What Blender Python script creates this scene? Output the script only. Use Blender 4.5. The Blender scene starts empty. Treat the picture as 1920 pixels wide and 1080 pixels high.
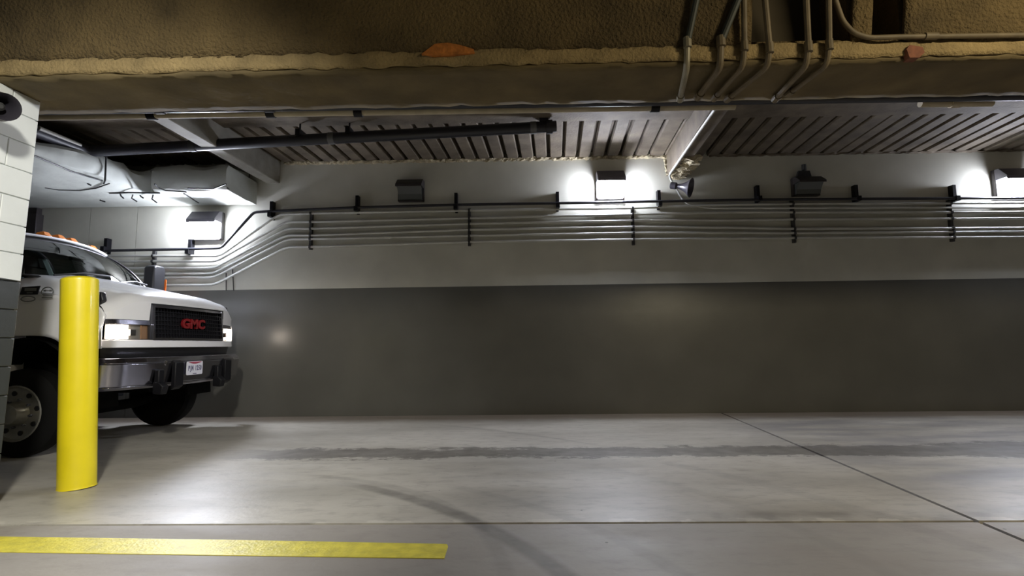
import bpy, math, random
from mathutils import Vector, Matrix
random.seed(7)
S = bpy.context.scene
COL = S.collection
PI = math.pi

# ------------------------------------------------------------------ camera, world, lights, exposure
H = 1.10                     # eye height
F = 1000.0                   # focal length in pixels of the 1920 wide frame
YAW, PITCH, ROLL = math.radians(1.15), math.radians(6.0), math.radians(0.62)
cd = bpy.data.cameras.new('camera'); cam = bpy.data.objects.new('camera', cd); COL.objects.link(cam)
cd.sensor_width = 36.0; cd.lens = 36.0 * F / 1920.0; cd.clip_end = 200
ROT = Matrix.Rotation(YAW, 3, 'Z') @ Matrix.Rotation(PI / 2 + PITCH, 3, 'X') @ Matrix.Rotation(-ROLL, 3, 'Z')
cam.matrix_world = Matrix.Translation((0, 0, H)) @ ROT.to_4x4()
S.camera = cam
S.view_settings.view_transform = 'Standard'; S.view_settings.look = 'None'
S.view_settings.gamma = 1.0; S.view_settings.use_curve_mapping = False
S.view_settings.exposure = 0.0
wd = bpy.data.worlds.new('world'); S.world = wd; wd.use_nodes = True
wd.node_tree.nodes['Background'].inputs[0].default_value = (0.9, 0.85, 0.7, 1)
wd.node_tree.nodes['Background'].inputs[1].default_value = 0.03

WALL_LAMP = 325.0            # emission of a lit wall lamp's glass
WALL_LAMP_COLOR = (0.82, 0.86, 1.0, 1)
HEADLIGHT = 22.0
def area_lamp(name, loc, target, sx, sy, power, color):
    ld = bpy.data.lights.new(name, 'AREA'); ld.shape = 'RECTANGLE'; ld.size = sx; ld.size_y = sy
    ld.energy = power; ld.color = color
    o = bpy.data.objects.new(name, ld); COL.objects.link(o); o.location = loc
    o.rotation_euler = (Vector(target) - Vector(loc)).to_track_quat('-Z', 'Y').to_euler()
    return o
# ceiling lamps of the bay behind the camera
def spot_lamp(name, loc, target, size, blend, power, color, soft):
    ld = bpy.data.lights.new(name, 'SPOT'); ld.spot_size = math.radians(size); ld.spot_blend = blend
    ld.energy = power; ld.color = color; ld.shadow_soft_size = soft
    o = bpy.data.objects.new(name, ld); COL.objects.link(o); o.location = loc
    o.rotation_euler = (Vector(target) - Vector(loc)).to_track_quat('-Z', 'Y').to_euler()
    return o
spot_lamp('bay_downlight', (-0.9, 0.2, 3.5), (-3.3, 3.7, 0.75), 77, 1.0, 1000, (1.0, 0.97, 0.88), .15)
area_lamp('bay_lamp', (4.4, 0.2, 3.7), (4.6, 4.2, 0.0), 1.2, 0.3, 150, (1.0, 0.86, 0.58))

def ray(px, py):
    return (ROT @ Vector(((px - 960) / F, (540 - py) / F, -1.0)))
EYE = Vector((0, 0, H))
SKEW = math.radians(-1.71)    # the truck, block wall and duct stand a little askew to the far wall
RSK = Matrix.Rotation(SKEW, 3, 'Z')
def askew(o):
    o.location = RSK @ Vector(o.location); o.rotation_euler.z += SKEW; return o
def onY(px, py, Y): d = ray(px, py); return EYE + d * (Y / d.y)
def onX(px, py, X): d = ray(px, py); return EYE + d * (X / d.x)
def onZ(px, py, z=0.0): d = ray(px, py); return EYE + d * ((z - H) / d.z)

# ------------------------------------------------------------------ materials
MATS = {}
def mat(name, color, rough=0.6, metal=0.0, amt=0.0, scale=6.0, bump=0.0, bscale=None, emit=0.0, ecol=None, coat=0.0, detail=6, rvar=0.0, bdist=0.01, spec=.5):
    if name in MATS: return MATS[name]
    m = bpy.data.materials.new(name); m.use_nodes = True; nt = m.node_tree; N = nt.nodes; L = nt.links
    b = N['Principled BSDF']; b.inputs['Base Color'].default_value = (*color, 1)
    b.inputs['Roughness'].default_value = rough; b.inputs['Metallic'].default_value = metal
    if coat: b.inputs['Coat Weight'].default_value = coat; b.inputs['Coat Roughness'].default_value = 0.08
    if emit:
        b.inputs['Emission Color'].default_value = ecol or (*color, 1); b.inputs['Emission Strength'].default_value = emit
    if amt or bump or rvar:
        g = N.new('ShaderNodeNewGeometry')
        n = N.new('ShaderNodeTexNoise'); n.inputs['Scale'].default_value = scale; n.inputs['Detail'].default_value = detail
        L.new(g.outputs['Position'], n.inputs['Vector'])
        if amt:
            r = N.new('ShaderNodeValToRGB'); L.new(n.outputs[0], r.inputs[0])
            r.color_ramp.elements[0].position = 0.3; r.color_ramp.elements[1].position = 0.7
            r.color_ramp.elements[0].color = (*[c * (1 - amt) for c in color], 1)
            r.color_ramp.elements[1].color = (*[min(1, c * (1 + amt)) for c in color], 1)
            L.new(r.outputs[0], b.inputs['Base Color'])
        if rvar:
            mr = N.new('ShaderNodeMapRange'); L.new(n.outputs[0], mr.inputs[0])
            mr.inputs[1].default_value = .3; mr.inputs[2].default_value = .7
            mr.inputs[3].default_value = rough - rvar; mr.inputs[4].default_value = rough + rvar
            L.new(mr.outputs[0], b.inputs['Roughness'])
        if bump:
            n2 = N.new('ShaderNodeTexNoise'); n2.inputs['Scale'].default_value = bscale or scale * 6; n2.inputs['Detail'].default_value = 5
            L.new(g.outputs['Position'], n2.inputs['Vector'])
            bp = N.new('ShaderNodeBump'); bp.inputs['Strength'].default_value = bump; bp.inputs['Distance'].default_value = bdist
            L.new(n2.outputs[0], bp.inputs['Height']); L.new(bp.outputs[0], b.inputs['Normal'])
    b.inputs['Specular IOR Level'].default_value = spec
    MATS[name] = m; return m

PAINT_Z = 2.03               # height of the two-tone paint line on the far wall
def two_tone(name, upper, lower, zline, zslope, r_up, r_low, bump, wob=0.0):
    m = bpy.data.materials.new(name); m.use_nodes = True; nt = m.node_tree; N = nt.nodes; L = nt.links
    b = N['Principled BSDF']
    g = N.new('ShaderNodeNewGeometry'); sp = N.new('ShaderNodeSeparateXYZ'); L.new(g.outputs['Position'], sp.inputs[0])
    ml = N.new('ShaderNodeMath'); ml.operation = 'MULTIPLY_ADD'; ml.inputs[1].default_value = -zslope
    L.new(sp.outputs[0], ml.inputs[0]); L.new(sp.outputs[2], ml.inputs[2])
    n0 = N.new('ShaderNodeTexNoise'); n0.inputs['Scale'].default_value = 3; L.new(g.outputs['Position'], n0.inputs['Vector'])
    wb = N.new('ShaderNodeMath'); wb.operation = 'MULTIPLY_ADD'; wb.inputs[1].default_value = wob
    L.new(n0.outputs[0], wb.inputs[0]); L.new(ml.outputs[0], wb.inputs[2])
    gt = N.new('ShaderNodeMath'); gt.operation = 'GREATER_THAN'; gt.inputs[1].default_value = zline + wob * .5; L.new(wb.outputs[0], gt.inputs[0])
    n = N.new('ShaderNodeTexNoise'); n.inputs['Scale'].default_value = 1.3; n.inputs['Detail'].default_value = 8; L.new(g.outputs['Position'], n.inputs['Vector'])
    mx = N.new('ShaderNodeMix'); mx.data_type = 'RGBA'; mx.inputs[6].default_value = (*lower, 1); mx.inputs[7].default_value = (*upper, 1)
    L.new(gt.outputs[0], mx.inputs[0])
    mr = N.new('ShaderNodeMapRange'); L.new(n.outputs[0], mr.inputs[0]); mr.inputs[1].default_value = .3; mr.inputs[2].default_value = .7
    mr.inputs[3].default_value = .86; mr.inputs[4].default_value = 1.08
    mm = N.new('ShaderNodeMix'); mm.data_type = 'RGBA'; mm.blend_type = 'MULTIPLY'; mm.inputs[0].default_value = 1
    L.new(mx.outputs[2], mm.inputs[6]); L.new(mr.outputs[0], mm.inputs[7]); L.new(mm.outputs[2], b.inputs['Base Color'])
    rr = N.new('ShaderNodeMix'); rr.inputs[2].default_value = r_low; rr.inputs[3].default_value = r_up
    L.new(gt.outputs[0], rr.inputs[0]); L.new(rr.outputs[0], b.inputs['Roughness'])
    n2 = N.new('ShaderNodeTexNoise'); n2.inputs['Scale'].default_value = 9; n2.inputs['Detail'].default_value = 4; L.new(g.outputs['Position'], n2.inputs['Vector'])
    bp = N.new('ShaderNodeBump'); bp.inputs['Strength'].default_value = bump; bp.inputs['Distance'].default_value = .01
    L.new(n2.outputs[0], bp.inputs['Height']); L.new(bp.outputs[0], b.inputs['Normal'])
    return m
M_WALL = two_tone('two_tone_wall_paint', (.57, .56, .485), (.115, .114, .102), PAINT_Z, 0.002, .55, .30, .10)
M_BLOCK = two_tone('two_tone_block_paint', (.76, .79, .77), (.035, .038, .034), 1.60, 0.0, .55, .4, .35, .03)
M_BROWN = mat('brown_sprayed_concrete', (.125, .086, .034), .9, amt=.4, scale=2.2, bump=1.0, bscale=48, bdist=.03)
M_SOFFIT = mat('brown_soffit_concrete', (.135, .10, .045), .85, amt=.30, scale=3.0, bump=.5, bscale=22, bdist=.01)
M_STRIP = mat('tan_beam_edge_concrete', (.30, .22, .10), .85, amt=.25, scale=5.0, bump=.9, bscale=50, bdist=.015)
M_DARKREC = mat('dark_recess_concrete', (.05, .038, .02), .9)
M_PLANK = mat('brown_deck_concrete', (.125, .10, .07), .85, amt=.35, scale=4.0, bump=.5, bscale=30)
M_PLANKDK = mat('dark_deck_joint', (.09, .07, .05), .9)
M_GRAYBEAM = mat('grey_beam_concrete', (.27, .255, .22), .8, amt=.2, scale=4.0, bump=.4, bscale=25)
M_FOAM = mat('tan_sprayed_foam', (.42, .36, .24), .9, amt=.4, scale=12, bump=1.0, bscale=40, bdist=.03)
M_COND = mat('galvanised_conduit', (.58, .58, .54), .42, .45, amt=.12, scale=3)
M_BLACKPIPE = mat('black_painted_pipe', (.018, .018, .024), .35)
M_BLACK = mat('black_painted_steel', (.005, .005, .007), .45, spec=.25)
M_STRUT = mat('dark_strut_steel', (.05, .05, .05), .5, .3)
M_BEIGEPIPE = mat('beige_painted_pipe', (.42, .36, .25), .6, amt=.15, scale=6)
M_RUSTPIPE = mat('brown_painted_conduit', (.15, .115, .065), .6, amt=.25, scale=10)
M_GREENPIPE = mat('dull_green_conduit', (.045, .05, .042), .6)
M_DUCT = mat('pale_duct_wrap', (.50, .52, .48), .6, amt=.12, scale=2.5, bump=.35, bscale=5, bdist=.03)
M_LAMPBODY = mat('bronze_lamp_housing', (.035, .03, .03), .5)
M_DEADGLASS = mat('unlit_lamp_glass', (.06, .065, .06), .25)
M_LIT = mat('lit_lamp_glass', (1, 1, 1), .4, emit=WALL_LAMP, ecol=WALL_LAMP_COLOR)
M_YELLOW = mat('yellow_gloss_paint', (.80, .66, .012), .38, amt=.06, scale=4, coat=.3)
M_STRIPE = mat('yellow_floor_paint', (.66, .58, .06), .42, amt=.18, scale=14, bump=.3, bscale=60)
M_RUST = mat('orange_rust', (.50, .17, .03), .8, amt=.4, scale=20, bump=.8, bscale=40)
M_REDRUST = mat('red_rust', (.20, .07, .035), .8, amt=.3, scale=20)
M_HORN = mat('dark_horn_plastic', (.03, .028, .035), .3)
M_WHITE = mat('white_truck_paint', (.80, .80, .82), .25, coat=.6)
M_CHROME = mat('chrome', (.62, .62, .66), .12, 1.0)
M_CHROMEDULL = mat('worn_chrome', (.33, .33, .39), .16, 1.0, rvar=.06, scale=5)
M_RUBBER = mat('black_rubber', (.006, .006, .006), .85, bump=.3, bscale=60, spec=.15)
M_TRIM = mat('black_plastic_trim', (.012, .012, .014), .4)
M_GRILLE = mat('black_grille_plastic', (.008, .008, .011), .4, spec=.25)
M_ALU = mat('polished_wheel_metal', (.50, .49, .44), .34, .85, amt=.2, scale=8)
M_AMBER = mat('amber_lens', (.42, .13, .02), .2, emit=.10, ecol=(1, .30, .03, 1))
M_AMBERDK = mat('amber_reflector', (.60, .13, .02), .3)
M_HEAD = mat('lit_headlight_glass', (1, 1, 1), .3, emit=HEADLIGHT, ecol=(1.0, .86, .72, 1))
M_HEADCLEAR = mat('clear_headlight_reflector', (.38, .36, .32), .15, .7)
M_RED = mat('red_emblem', (.20, .008, .012), .15, coat=.5)
M_PLATE = mat('white_plate', (.72, .72, .80), .4)
M_PLATEBLUE = mat('dark_blue_print', (.06, .06, .14), .5)
M_PLATERED = mat('dark_red_print', (.35, .06, .10), .5)
M_DASH = mat('dark_cab_interior', (.03, .03, .032), .7)
M_SEAT = mat('grey_seat_fabric', (.09, .085, .08), .9)
M_GREYPRINT = mat('grey_print', (.16, .17, .17), .5)
M_FRAME = mat('dark_chassis_steel', (.006, .006, .006), .9, spec=.1)

def glass(name, tint):
    m = bpy.data.materials.new(name); m.use_nodes = True; nt = m.node_tree; N = nt.nodes; L = nt.links
    N.remove(N['Principled BSDF']); out = N['Material Output']
    t = N.new('ShaderNodeBsdfTransparent'); t.inputs[0].default_value = (*tint, 1)
    gl = N.new('ShaderNodeBsdfGlossy'); gl.inputs['Roughness'].default_value = .02
    fr = N.new('ShaderNodeFresnel'); fr.inputs[0].default_value = 1.55
    mx = N.new('ShaderNodeMixShader'); L.new(fr.outputs[0], mx.inputs[0]); L.new(t.outputs[0], mx.inputs[1]); L.new(gl.outputs[0], mx.inputs[2])
    L.new(mx.outputs[0], out.inputs[0]); return m
M_GLASS = glass('tinted_windscreen_glass', (.17, .20, .185))

# ------------------------------------------------------------------ mesh helpers
class MB:
    def __init__(s): s.v = []; s.f = []; s.smooth = False
    def add(s, vs, fs):
        o = len(s.v); s.v += [tuple(v) for v in vs]; s.f += [tuple(i + o for i in f) for f in fs]; return s
    def box(s, x0, x1, y0, y1, z0, z1):
        if x0 > x1: x0, x1 = x1, x0
        if y0 > y1: y0, y1 = y1, y0
        if z0 > z1: z0, z1 = z1, z0
        return s.add([(x0,y0,z0),(x1,y0,z0),(x1,y1,z0),(x0,y1,z0),(x0,y0,z1),(x1,y0,z1),(x1,y1,z1),(x0,y1,z1)],
                     [(3,2,1,0),(4,5,6,7),(0,1,5,4),(1,2,6,5),(2,3,7,6),(3,0,4,7)])
    def cham(s, x0, x1, y0, y1, z0, z1, c):
        """box with its 4 vertical-plane (xz) corners cut: octagonal prism along y"""
        p = [(x0+c,z0),(x1-c,z0),(x1,z0+c),(x1,z1-c),(x1-c,z1),(x0+c,z1),(x0,z1-c),(x0,z0+c)]
        return s.prism([(a, y0, b) for a, b in p], (0, y1 - y0, 0))
    def prism(s, pts, d):
        n = len(pts); d = Vector(d); pts = [Vector(p) for p in pts]
        vs = pts + [p + d for p in pts]
        nn = Vector((0,0,0))
        for i in range(n): nn += pts[i].cross(pts[(i+1) % n])
        fs = [tuple(range(n)), tuple(range(2*n-1, n-1, -1))]
        fs += [(i, i + n, (i+1) % n + n, (i+1) % n) for i in range(n)]
        if nn.dot(d) > 0: fs = [tuple(reversed(f)) for f in fs]
        return s.add(vs, fs)
    def tube(s, pts, r, seg=10, caps=True, fillet=0.0):
        pts = [Vector(p) for p in pts]
        if fillet and len(pts) > 2:
            q = [pts[0]]
            for i in range(1, len(pts)-1):
                a, b, c = pts[i-1], pts[i], pts[i+1]
                d1, d2 = (a-b), (c-b); k = min(fillet, d1.length*.45, d2.length*.45)
                p0, p2 = b + d1.normalized()*k, b + d2.normalized()*k
                for t in (0, .25, .5, .75, 1): q.append((1-t)**2*p0 + 2*t*(1-t)*b + t*t*p2)
            q.append(pts[-1]); pts = q
        rs = r if isinstance(r, (list, tuple)) else [r]*len(pts)
        T = [(pts[min(i+1, len(pts)-1)] - pts[max(i-1, 0)]).normalized() for i in range(len(pts))]
        up = Vector((0,0,1)) if abs(T[0].z) < .9 else Vector((1,0,0))
        vs = []; n = T[0].cross(up).normalized()
        for i, p in enumerate(pts):
            n = (n - T[i]*n.dot(T[i])).normalized(); bn = T[i].cross(n)
            for k in range(seg):
                a = 2*PI*k/seg; vs.append(p + (n*math.cos(a) + bn*math.sin(a))*rs[i])
        fs = []
        for i in range(len(pts)-1):
            for k in range(seg):
                a, b = i*seg+k, i*seg+(k+1) % seg
                fs.append((a, b, b+seg, a+seg))
        if caps: fs.append(tuple(range(seg-1, -1, -1))); fs.append(tuple(range((len(pts)-1)*seg, len(pts)*seg)))
        s.smooth = True
        return s.add(vs, fs)
    def lathe(s, prof, origin, axis, seg=24):
        """prof: list of (distance along axis, radius)"""
        o = Vector(origin); ax = Vector(axis).normalized()
        return s.tube_r([o + ax*a for a, _ in prof], [b for _, b in prof], ax, seg)
    def tube_r(s, pts, rs, ax, seg):
        up = Vector((0,0,1)) if abs(ax.z) < .9 else Vector((1,0,0))
        n = ax.cross(up).normalized(); bn = ax.cross(n); vs = []; fs = []
        for p, r in zip(pts, rs):
            for k in range(seg):
                a = 2*PI*k/seg; vs.append(p + (n*math.cos(a) + bn*math.sin(a))*max(r, 1e-4))
        for i in range(len(pts)-1):
            for k in range(seg):
                a, b = i*seg+k, i*seg+(k+1) % seg; fs.append((a, b, b+seg, a+seg))
        fs.append(tuple(range(seg-1, -1, -1))); fs.append(tuple(range((len(pts)-1)*seg, len(pts)*seg)))
        s.smooth = True
        return s.add(vs, fs)
    def grid(s, rows, closed=False):
        n = len(rows[0]); vs = [p for r in rows for p in r]; fs = []
        for i in range(len(rows)-1):
            for k in range(n if closed else n-1):
                a, b = i*n+k, i*n+(k+1) % n; fs.append((a, b, b+n, a+n))
        s.smooth = True
        return s.add(vs, fs)
    def build(s, name, m, parent=None, loc=None, smooth=None, bevel=0.0, solid=0.0, angle=35):
        me = bpy.data.meshes.new(name); me.from_pydata(s.v, [], s.f); me.update()
        if isinstance(m, (list, tuple)):
            for q in m: me.materials.append(q)
        else: me.materials.append(m)
        o = bpy.data.objects.new(name, me); COL.objects.link(o)
        if parent: o.parent = parent
        if loc is not None: o.location = loc
        if solid:
            md = o.modifiers.new('solid', 'SOLIDIFY'); md.thickness = solid; md.offset = 0
        if bevel:
            md = o.modifiers.new('bevel', 'BEVEL'); md.width = bevel; md.segments = 2; md.limit_method = 'ANGLE'; md.angle_limit = math.radians(40)
        if (s.smooth if smooth is None else smooth) or bevel:
            for p in me.polygons: p.use_smooth = True
            me.set_sharp_from_angle(angle=math.radians(angle))
        return o
def tag(o, label=None, cat=None, group=None, kind=None):
    if label: o['label'] = label
    if cat: o['category'] = cat
    if group: o['group'] = group
    if kind: o['kind'] = kind
    return o
def empty(name, loc, rz=0.0):
    o = bpy.data.objects.new(name, None); COL.objects.link(o); o.location = loc; o.rotation_euler.z = rz; o.empty_display_size = .1
    return o
def copy_tree(o, parent=None):
    c = o.copy(); COL.objects.link(c); c.parent = parent
    for ch in [x for x in o.children]: copy_tree(ch, c)
    return c
def center_obj(mb, name, m, loc, **k):
    """build with the mesh made local to loc"""
    loc = Vector(loc); mb.v = [tuple(Vector(v) - loc) for v in mb.v]
    return mb.build(name, m, None, loc, **k)

# ------------------------------------------------------------------ the setting
WY = 8.50                    # far wall face
XL, XR = -12.0, 13.0
JY = onZ(1000, 981).y         # floor joint

def floor_material():
    m = bpy.data.materials.new('worn_concrete_floor'); m.use_nodes = True; nt = m.node_tree; N = nt.nodes; L = nt.links
    b = N['Principled BSDF']
    g = N.new('ShaderNodeNewGeometry'); sp = N.new('ShaderNodeSeparateXYZ'); L.new(g.outputs['Position'], sp.inputs[0])
    X, Y = sp.outputs[0], sp.outputs[1]
    def math_(op, a, b_=None, c=None):
        n = N.new('ShaderNodeMath'); n.operation = op
        for i, q in enumerate((a, b_, c)):
            if q is None: continue
            if isinstance(q, (int, float)): n.inputs[i].default_value = q
            else: L.new(q, n.inputs[i])
        return n.outputs[0]
    def noise(scale, detail=6, sx=1, sy=1, rough=.5):
        mp = N.new('ShaderNodeMapping'); mp.inputs['Scale'].default_value = (sx, sy, 1); L.new(g.outputs['Position'], mp.inputs[0])
        n = N.new('ShaderNodeTexNoise'); n.inputs['Scale'].default_value = scale; n.inputs['Detail'].default_value = detail; n.inputs['Roughness'].default_value = rough
        L.new(mp.outputs[0], n.inputs['Vector']); return n.outputs[0]
    def ramp(v, lo, hi, a=0.0, c=1.0):
        n = N.new('ShaderNodeMapRange'); L.new(v, n.inputs[0]); n.inputs[1].default_value = lo; n.inputs[2].default_value = hi
        n.inputs[3].default_value = a; n.inputs[4].default_value = c; n.interpolation_type = 'SMOOTHSTEP'; return n.outputs[0]
    def mix(fac, a, c):
        n = N.new('ShaderNodeMix'); n.data_type = 'RGBA'; L.new(fac, n.inputs[0])
        for i, q in ((6, a), (7, c)):
            if isinstance(q, tuple): n.inputs[i].default_value = (*q, 1)
            else: L.new(q, n.inputs[i])
        return n.outputs[2]
    base = mix(ramp(noise(.9, 8, .5, 1.2), .35, .65), (.345, .325, .28), (.46, .435, .38))
    base = mix(math_('MULTIPLY', ramp(noise(7, 10, .8, 1.6, .65), .45, .72), .6), base, (.25, .23, .20))
    # the near slabs are a little darker and browner
    base = mix(math_('MULTIPLY', ramp(Y, JY + .01, JY - .01), .60), base, (.21, .185, .165))
    # right hand slab greyer and more worn
    base = mix(math_('MULTIPLY', ramp(X, 2.2, 3.6), math_('MULTIPLY', ramp(noise(1.4, 8, .6, 2), .35, .65), .6)), base, (.19, .185, .195))
    # damp stained band across the bay, ragged at its edges
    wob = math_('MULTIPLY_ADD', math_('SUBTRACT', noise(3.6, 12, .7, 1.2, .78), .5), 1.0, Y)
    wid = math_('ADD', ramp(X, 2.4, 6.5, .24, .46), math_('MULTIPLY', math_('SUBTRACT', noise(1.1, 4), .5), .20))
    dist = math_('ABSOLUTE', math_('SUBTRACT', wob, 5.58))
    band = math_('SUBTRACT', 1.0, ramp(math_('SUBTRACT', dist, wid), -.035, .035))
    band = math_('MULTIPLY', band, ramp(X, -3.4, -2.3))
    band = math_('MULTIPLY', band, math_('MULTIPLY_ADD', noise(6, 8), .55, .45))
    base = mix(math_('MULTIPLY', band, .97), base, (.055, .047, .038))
    # dirt and painted shade along the foot of the wall
    dirt_shade = ramp(math_('MULTIPLY_ADD', noise(2, 6), .35, Y), 7.75, 8.35)
    base = mix(math_('MULTIPLY', dirt_shade, .85), base, (.13, .10, .07))
    # worn pale chips and grime along the joint
    chip = math_('MULTIPLY', ramp(math_('ABSOLUTE', math_('SUBTRACT', Y, JY + .045)), .05, .02), ramp(noise(4, 8), .52, .58))
    base = mix(math_('MULTIPLY', chip, .55), base, (.58, .55, .48))
    grime = math_('MULTIPLY', ramp(math_('ABSOLUTE', math_('SUBTRACT', Y, JY + .1)), .16, .05), math_('MULTIPLY', ramp(noise(1.7, 8), .46, .6), ramp(X, .2, .9)))
    base = mix(math_('MULTIPLY', grime, .55), base, (.16, .145, .125))
    # tyre marks: arcs of big circles
    def arc(p, q, r_, w, amt, xlo=None, xhi=None):
        nonlocal base
        a, b2, c = p, q, r_
        d = 2*(a.x*(b2.y-c.y)+b2.x*(c.y-a.y)+c.x*(a.y-b2.y))
        A, B, C = a.x**2+a.y**2, b2.x**2+b2.y**2, c.x**2+c.y**2
        ux = (A*(b2.y-c.y)+B*(c.y-a.y)+C*(a.y-b2.y))/d; uy = (A*(c.x-b2.x)+B*(a.x-c.x)+C*(b2.x-a.x))/d
        R = math.hypot(a.x-ux, a.y-uy)
        dx, dy = math_('SUBTRACT', X, ux), math_('SUBTRACT', Y, uy)
        rr = math_('SQRT', math_('ADD', math_('MULTIPLY', dx, dx), math_('MULTIPLY', dy, dy)))
        k = ramp(math_('ABSOLUTE', math_('SUBTRACT', rr, R)), w, w*.35)
        k = math_('MULTIPLY', k, math_('MULTIPLY_ADD', noise(9, 6), .6, .35))
        if xlo is not None: k = math_('MULTIPLY', k, ramp(X, xlo, xlo+.7))
        if xhi is not None: k = math_('MULTIPLY', k, ramp(X, xhi, xhi-.7))
        base = mix(math_('MULTIPLY', k, amt), base, (.07, .065, .06))
    P = lambda x, y: onZ(x, y)
    arc(P(640, 905), P(850, 962), P(1010, 1045), .085, .75, P(600, 900).x)
    arc(P(800, 905), P(1100, 985), P(1250, 1060), .07, .22, P(760, 900).x)
    arc(P(560, 890), P(700, 905), P(900, 990), .06, .25, P(500, 880).x)
    arc(P(1200, 860), P(1420, 905), P(1640, 965), .10, .22, P(1150, 850).x)
    arc(P(1060, 865), P(1300, 920), P(1480, 985), .08, .15, P(1000, 850).x)
    arc(P(860, 800), P(1060, 825), P(1200, 850), .05, .35, P(800, 790).x, P(1190, 850).x)
    # small dark specks
    v = N.new('ShaderNodeTexVoronoi'); v.inputs['Scale'].default_value = 3.0; L.new(g.outputs['Position'], v.inputs['Vector'])
    base = mix(math_('MULTIPLY', ramp(v.outputs['Distance'], .035, .02), .8), base, (.06, .055, .05))
    L.new(base, b.inputs['Base Color'])
    rg = math_('ADD', ramp(noise(2.2, 8, .6, 1.6), .3, .7, .36, .48), math_('ADD', math_('MULTIPLY', band, .12), ramp(Y, JY + .01, JY - .01, 0.0, .16)))
    L.new(rg, b.inputs['Roughness']); b.inputs['Specular IOR Level'].default_value = .45
    bp = N.new('ShaderNodeBump'); bp.inputs['Strength'].default_value = .22; bp.inputs['Distance'].default_value = .006
    L.new(noise(28, 8), bp.inputs['Height']); L.new(bp.outputs[0], b.inputs['Normal'])
    return m
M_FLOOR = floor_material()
fl = MB().box(XL, XR, -6, WY + .3, -.20, -.03).build('floor', mat('dark_joint_filler', (.03, .028, .025), .9)); tag(fl, kind='structure')
gp = .016
ja, jb_ = onZ(1830, 976), onZ(1520, 845); sl = (jb_.x - ja.x)/(jb_.y - ja.y)
def jx(y): return ja.x + sl*(y - ja.y)
for (side, y0, y1) in ((-1, JY+gp, WY+.02), (1, JY+gp, WY+.02), (-1, -6, JY-gp), (1, -6, JY-gp)):
    e_ = XL if side < 0 else XR
    q = [(e_, y0, -.03), (jx(y0) + side*gp, y0, -.03), (jx(y1) + side*gp, y1, -.03), (e_, y1, -.03)]
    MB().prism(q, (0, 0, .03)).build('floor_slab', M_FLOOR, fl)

# far wall: backing plus cast panels with open joints between them
TOPZ = 4.12
wb = MB().box(XL, XR, WY + .02, WY + .30, -.1, 5.2).build('wall_back', M_WALL); tag(wb, kind='structure')
xs = [XL, onY(170, 400, WY).x, onY(258, 400, WY).x, XR]
for a, c in zip(xs, xs[1:]):
    MB().box(a + .004, c - .004, WY, WY + .02, 0, TOPZ + .6).build('wall_panel', M_WALL, wb)
# side enclosure, out of frame
wr = MB().box(XR, XR + .2, -6, WY + .3, 0, 5.2).build('wall_right', M_WALL); tag(wr, kind='structure')
wl0 = MB().box(XL - .2, XL, -6, WY + .3, 0, 5.2).build('wall_far_left', M_WALL); tag(wl0, kind='structure')

# ceiling deck: slab with individual planks below, open grooves between them
ce = MB().box(XL, XR, 3.9, WY + .3, TOPZ + .10, TOPZ + .35).build('ceiling', M_PLANKDK); tag(ce, kind='structure')
PITCHX = .232
DECK0 = 6.98
k = 0; x = -8.2
DSK = .06                    # the deck runs a little askew to the wall
while x < 10.5:
    j = random.uniform(-.012, .012); zz = TOPZ + random.uniform(-.006, .006); w = PITCHX - .042 + random.uniform(-.008, .008)
    if random.random() < .04: w = PITCHX - .006
    b = .016
    pts = [(x+b, DECK0, zz), (x+w-b, DECK0, zz), (x+w, DECK0, zz+b*2), (x+w, DECK0, TOPZ+.12), (x, DECK0, TOPZ+.12), (x, DECK0, zz+b*2)]
    MB().prism(pts, (DSK*(WY - DECK0), WY - DECK0, 0)).build('ceiling_plank', M_PLANK, ce); x += PITCHX
# smooth ledge in front of the planks
tr = MB().box(XL, XR, 6.25, DECK0, TOPZ - .02, TOPZ + .15).build('trim_1', M_PLANK); tag(tr, kind='structure')
# ragged sprayed edge where deck meets wall
def ragged(name, p0, p1, w, h, n, m, seed, parent=None, amp=.5):
    rnd = random.Random(seed); rows = []
    p0, p1 = Vector(p0), Vector(p1); d = (p1 - p0)
    side = d.cross(Vector((0,0,1))); side = side.normalized() if side.length > 1e-6 else Vector((1,0,0))
    upv = side.cross(d).normalized()
    for i in range(n+1):
        c = p0 + d*(i/n); row = []
        for k in range(8):
            a = 2*PI*k/8; rr = 1 + rnd.uniform(-amp, amp)
            row.append(c + side*math.cos(a)*w*rr + upv*math.sin(a)*h*rr)
        rows.append(row)
    mb = MB().grid(rows, True); mb.smooth = False
    mb.f += [tuple(range(7, -1, -1)), tuple(range(n*8, n*8+8))]
    return mb.build(name, m, parent)
e0, e1 = onY(535, 304, WY), onY(1250, 296, WY)
tag(ragged('trim_2', (e0.x, WY-.02, TOPZ-.005), (e1.x, WY-.02, TOPZ-.005), .05, .03, 150, M_FOAM, 3), kind='structure')
e2 = onY(1330, 296, WY)
tag(ragged('trim_3', (e2.x, WY-.02, TOPZ-.0), (XR, WY-.02, TOPZ-.0), .035, .022, 140, M_PLANK, 4), kind='structure')

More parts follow.
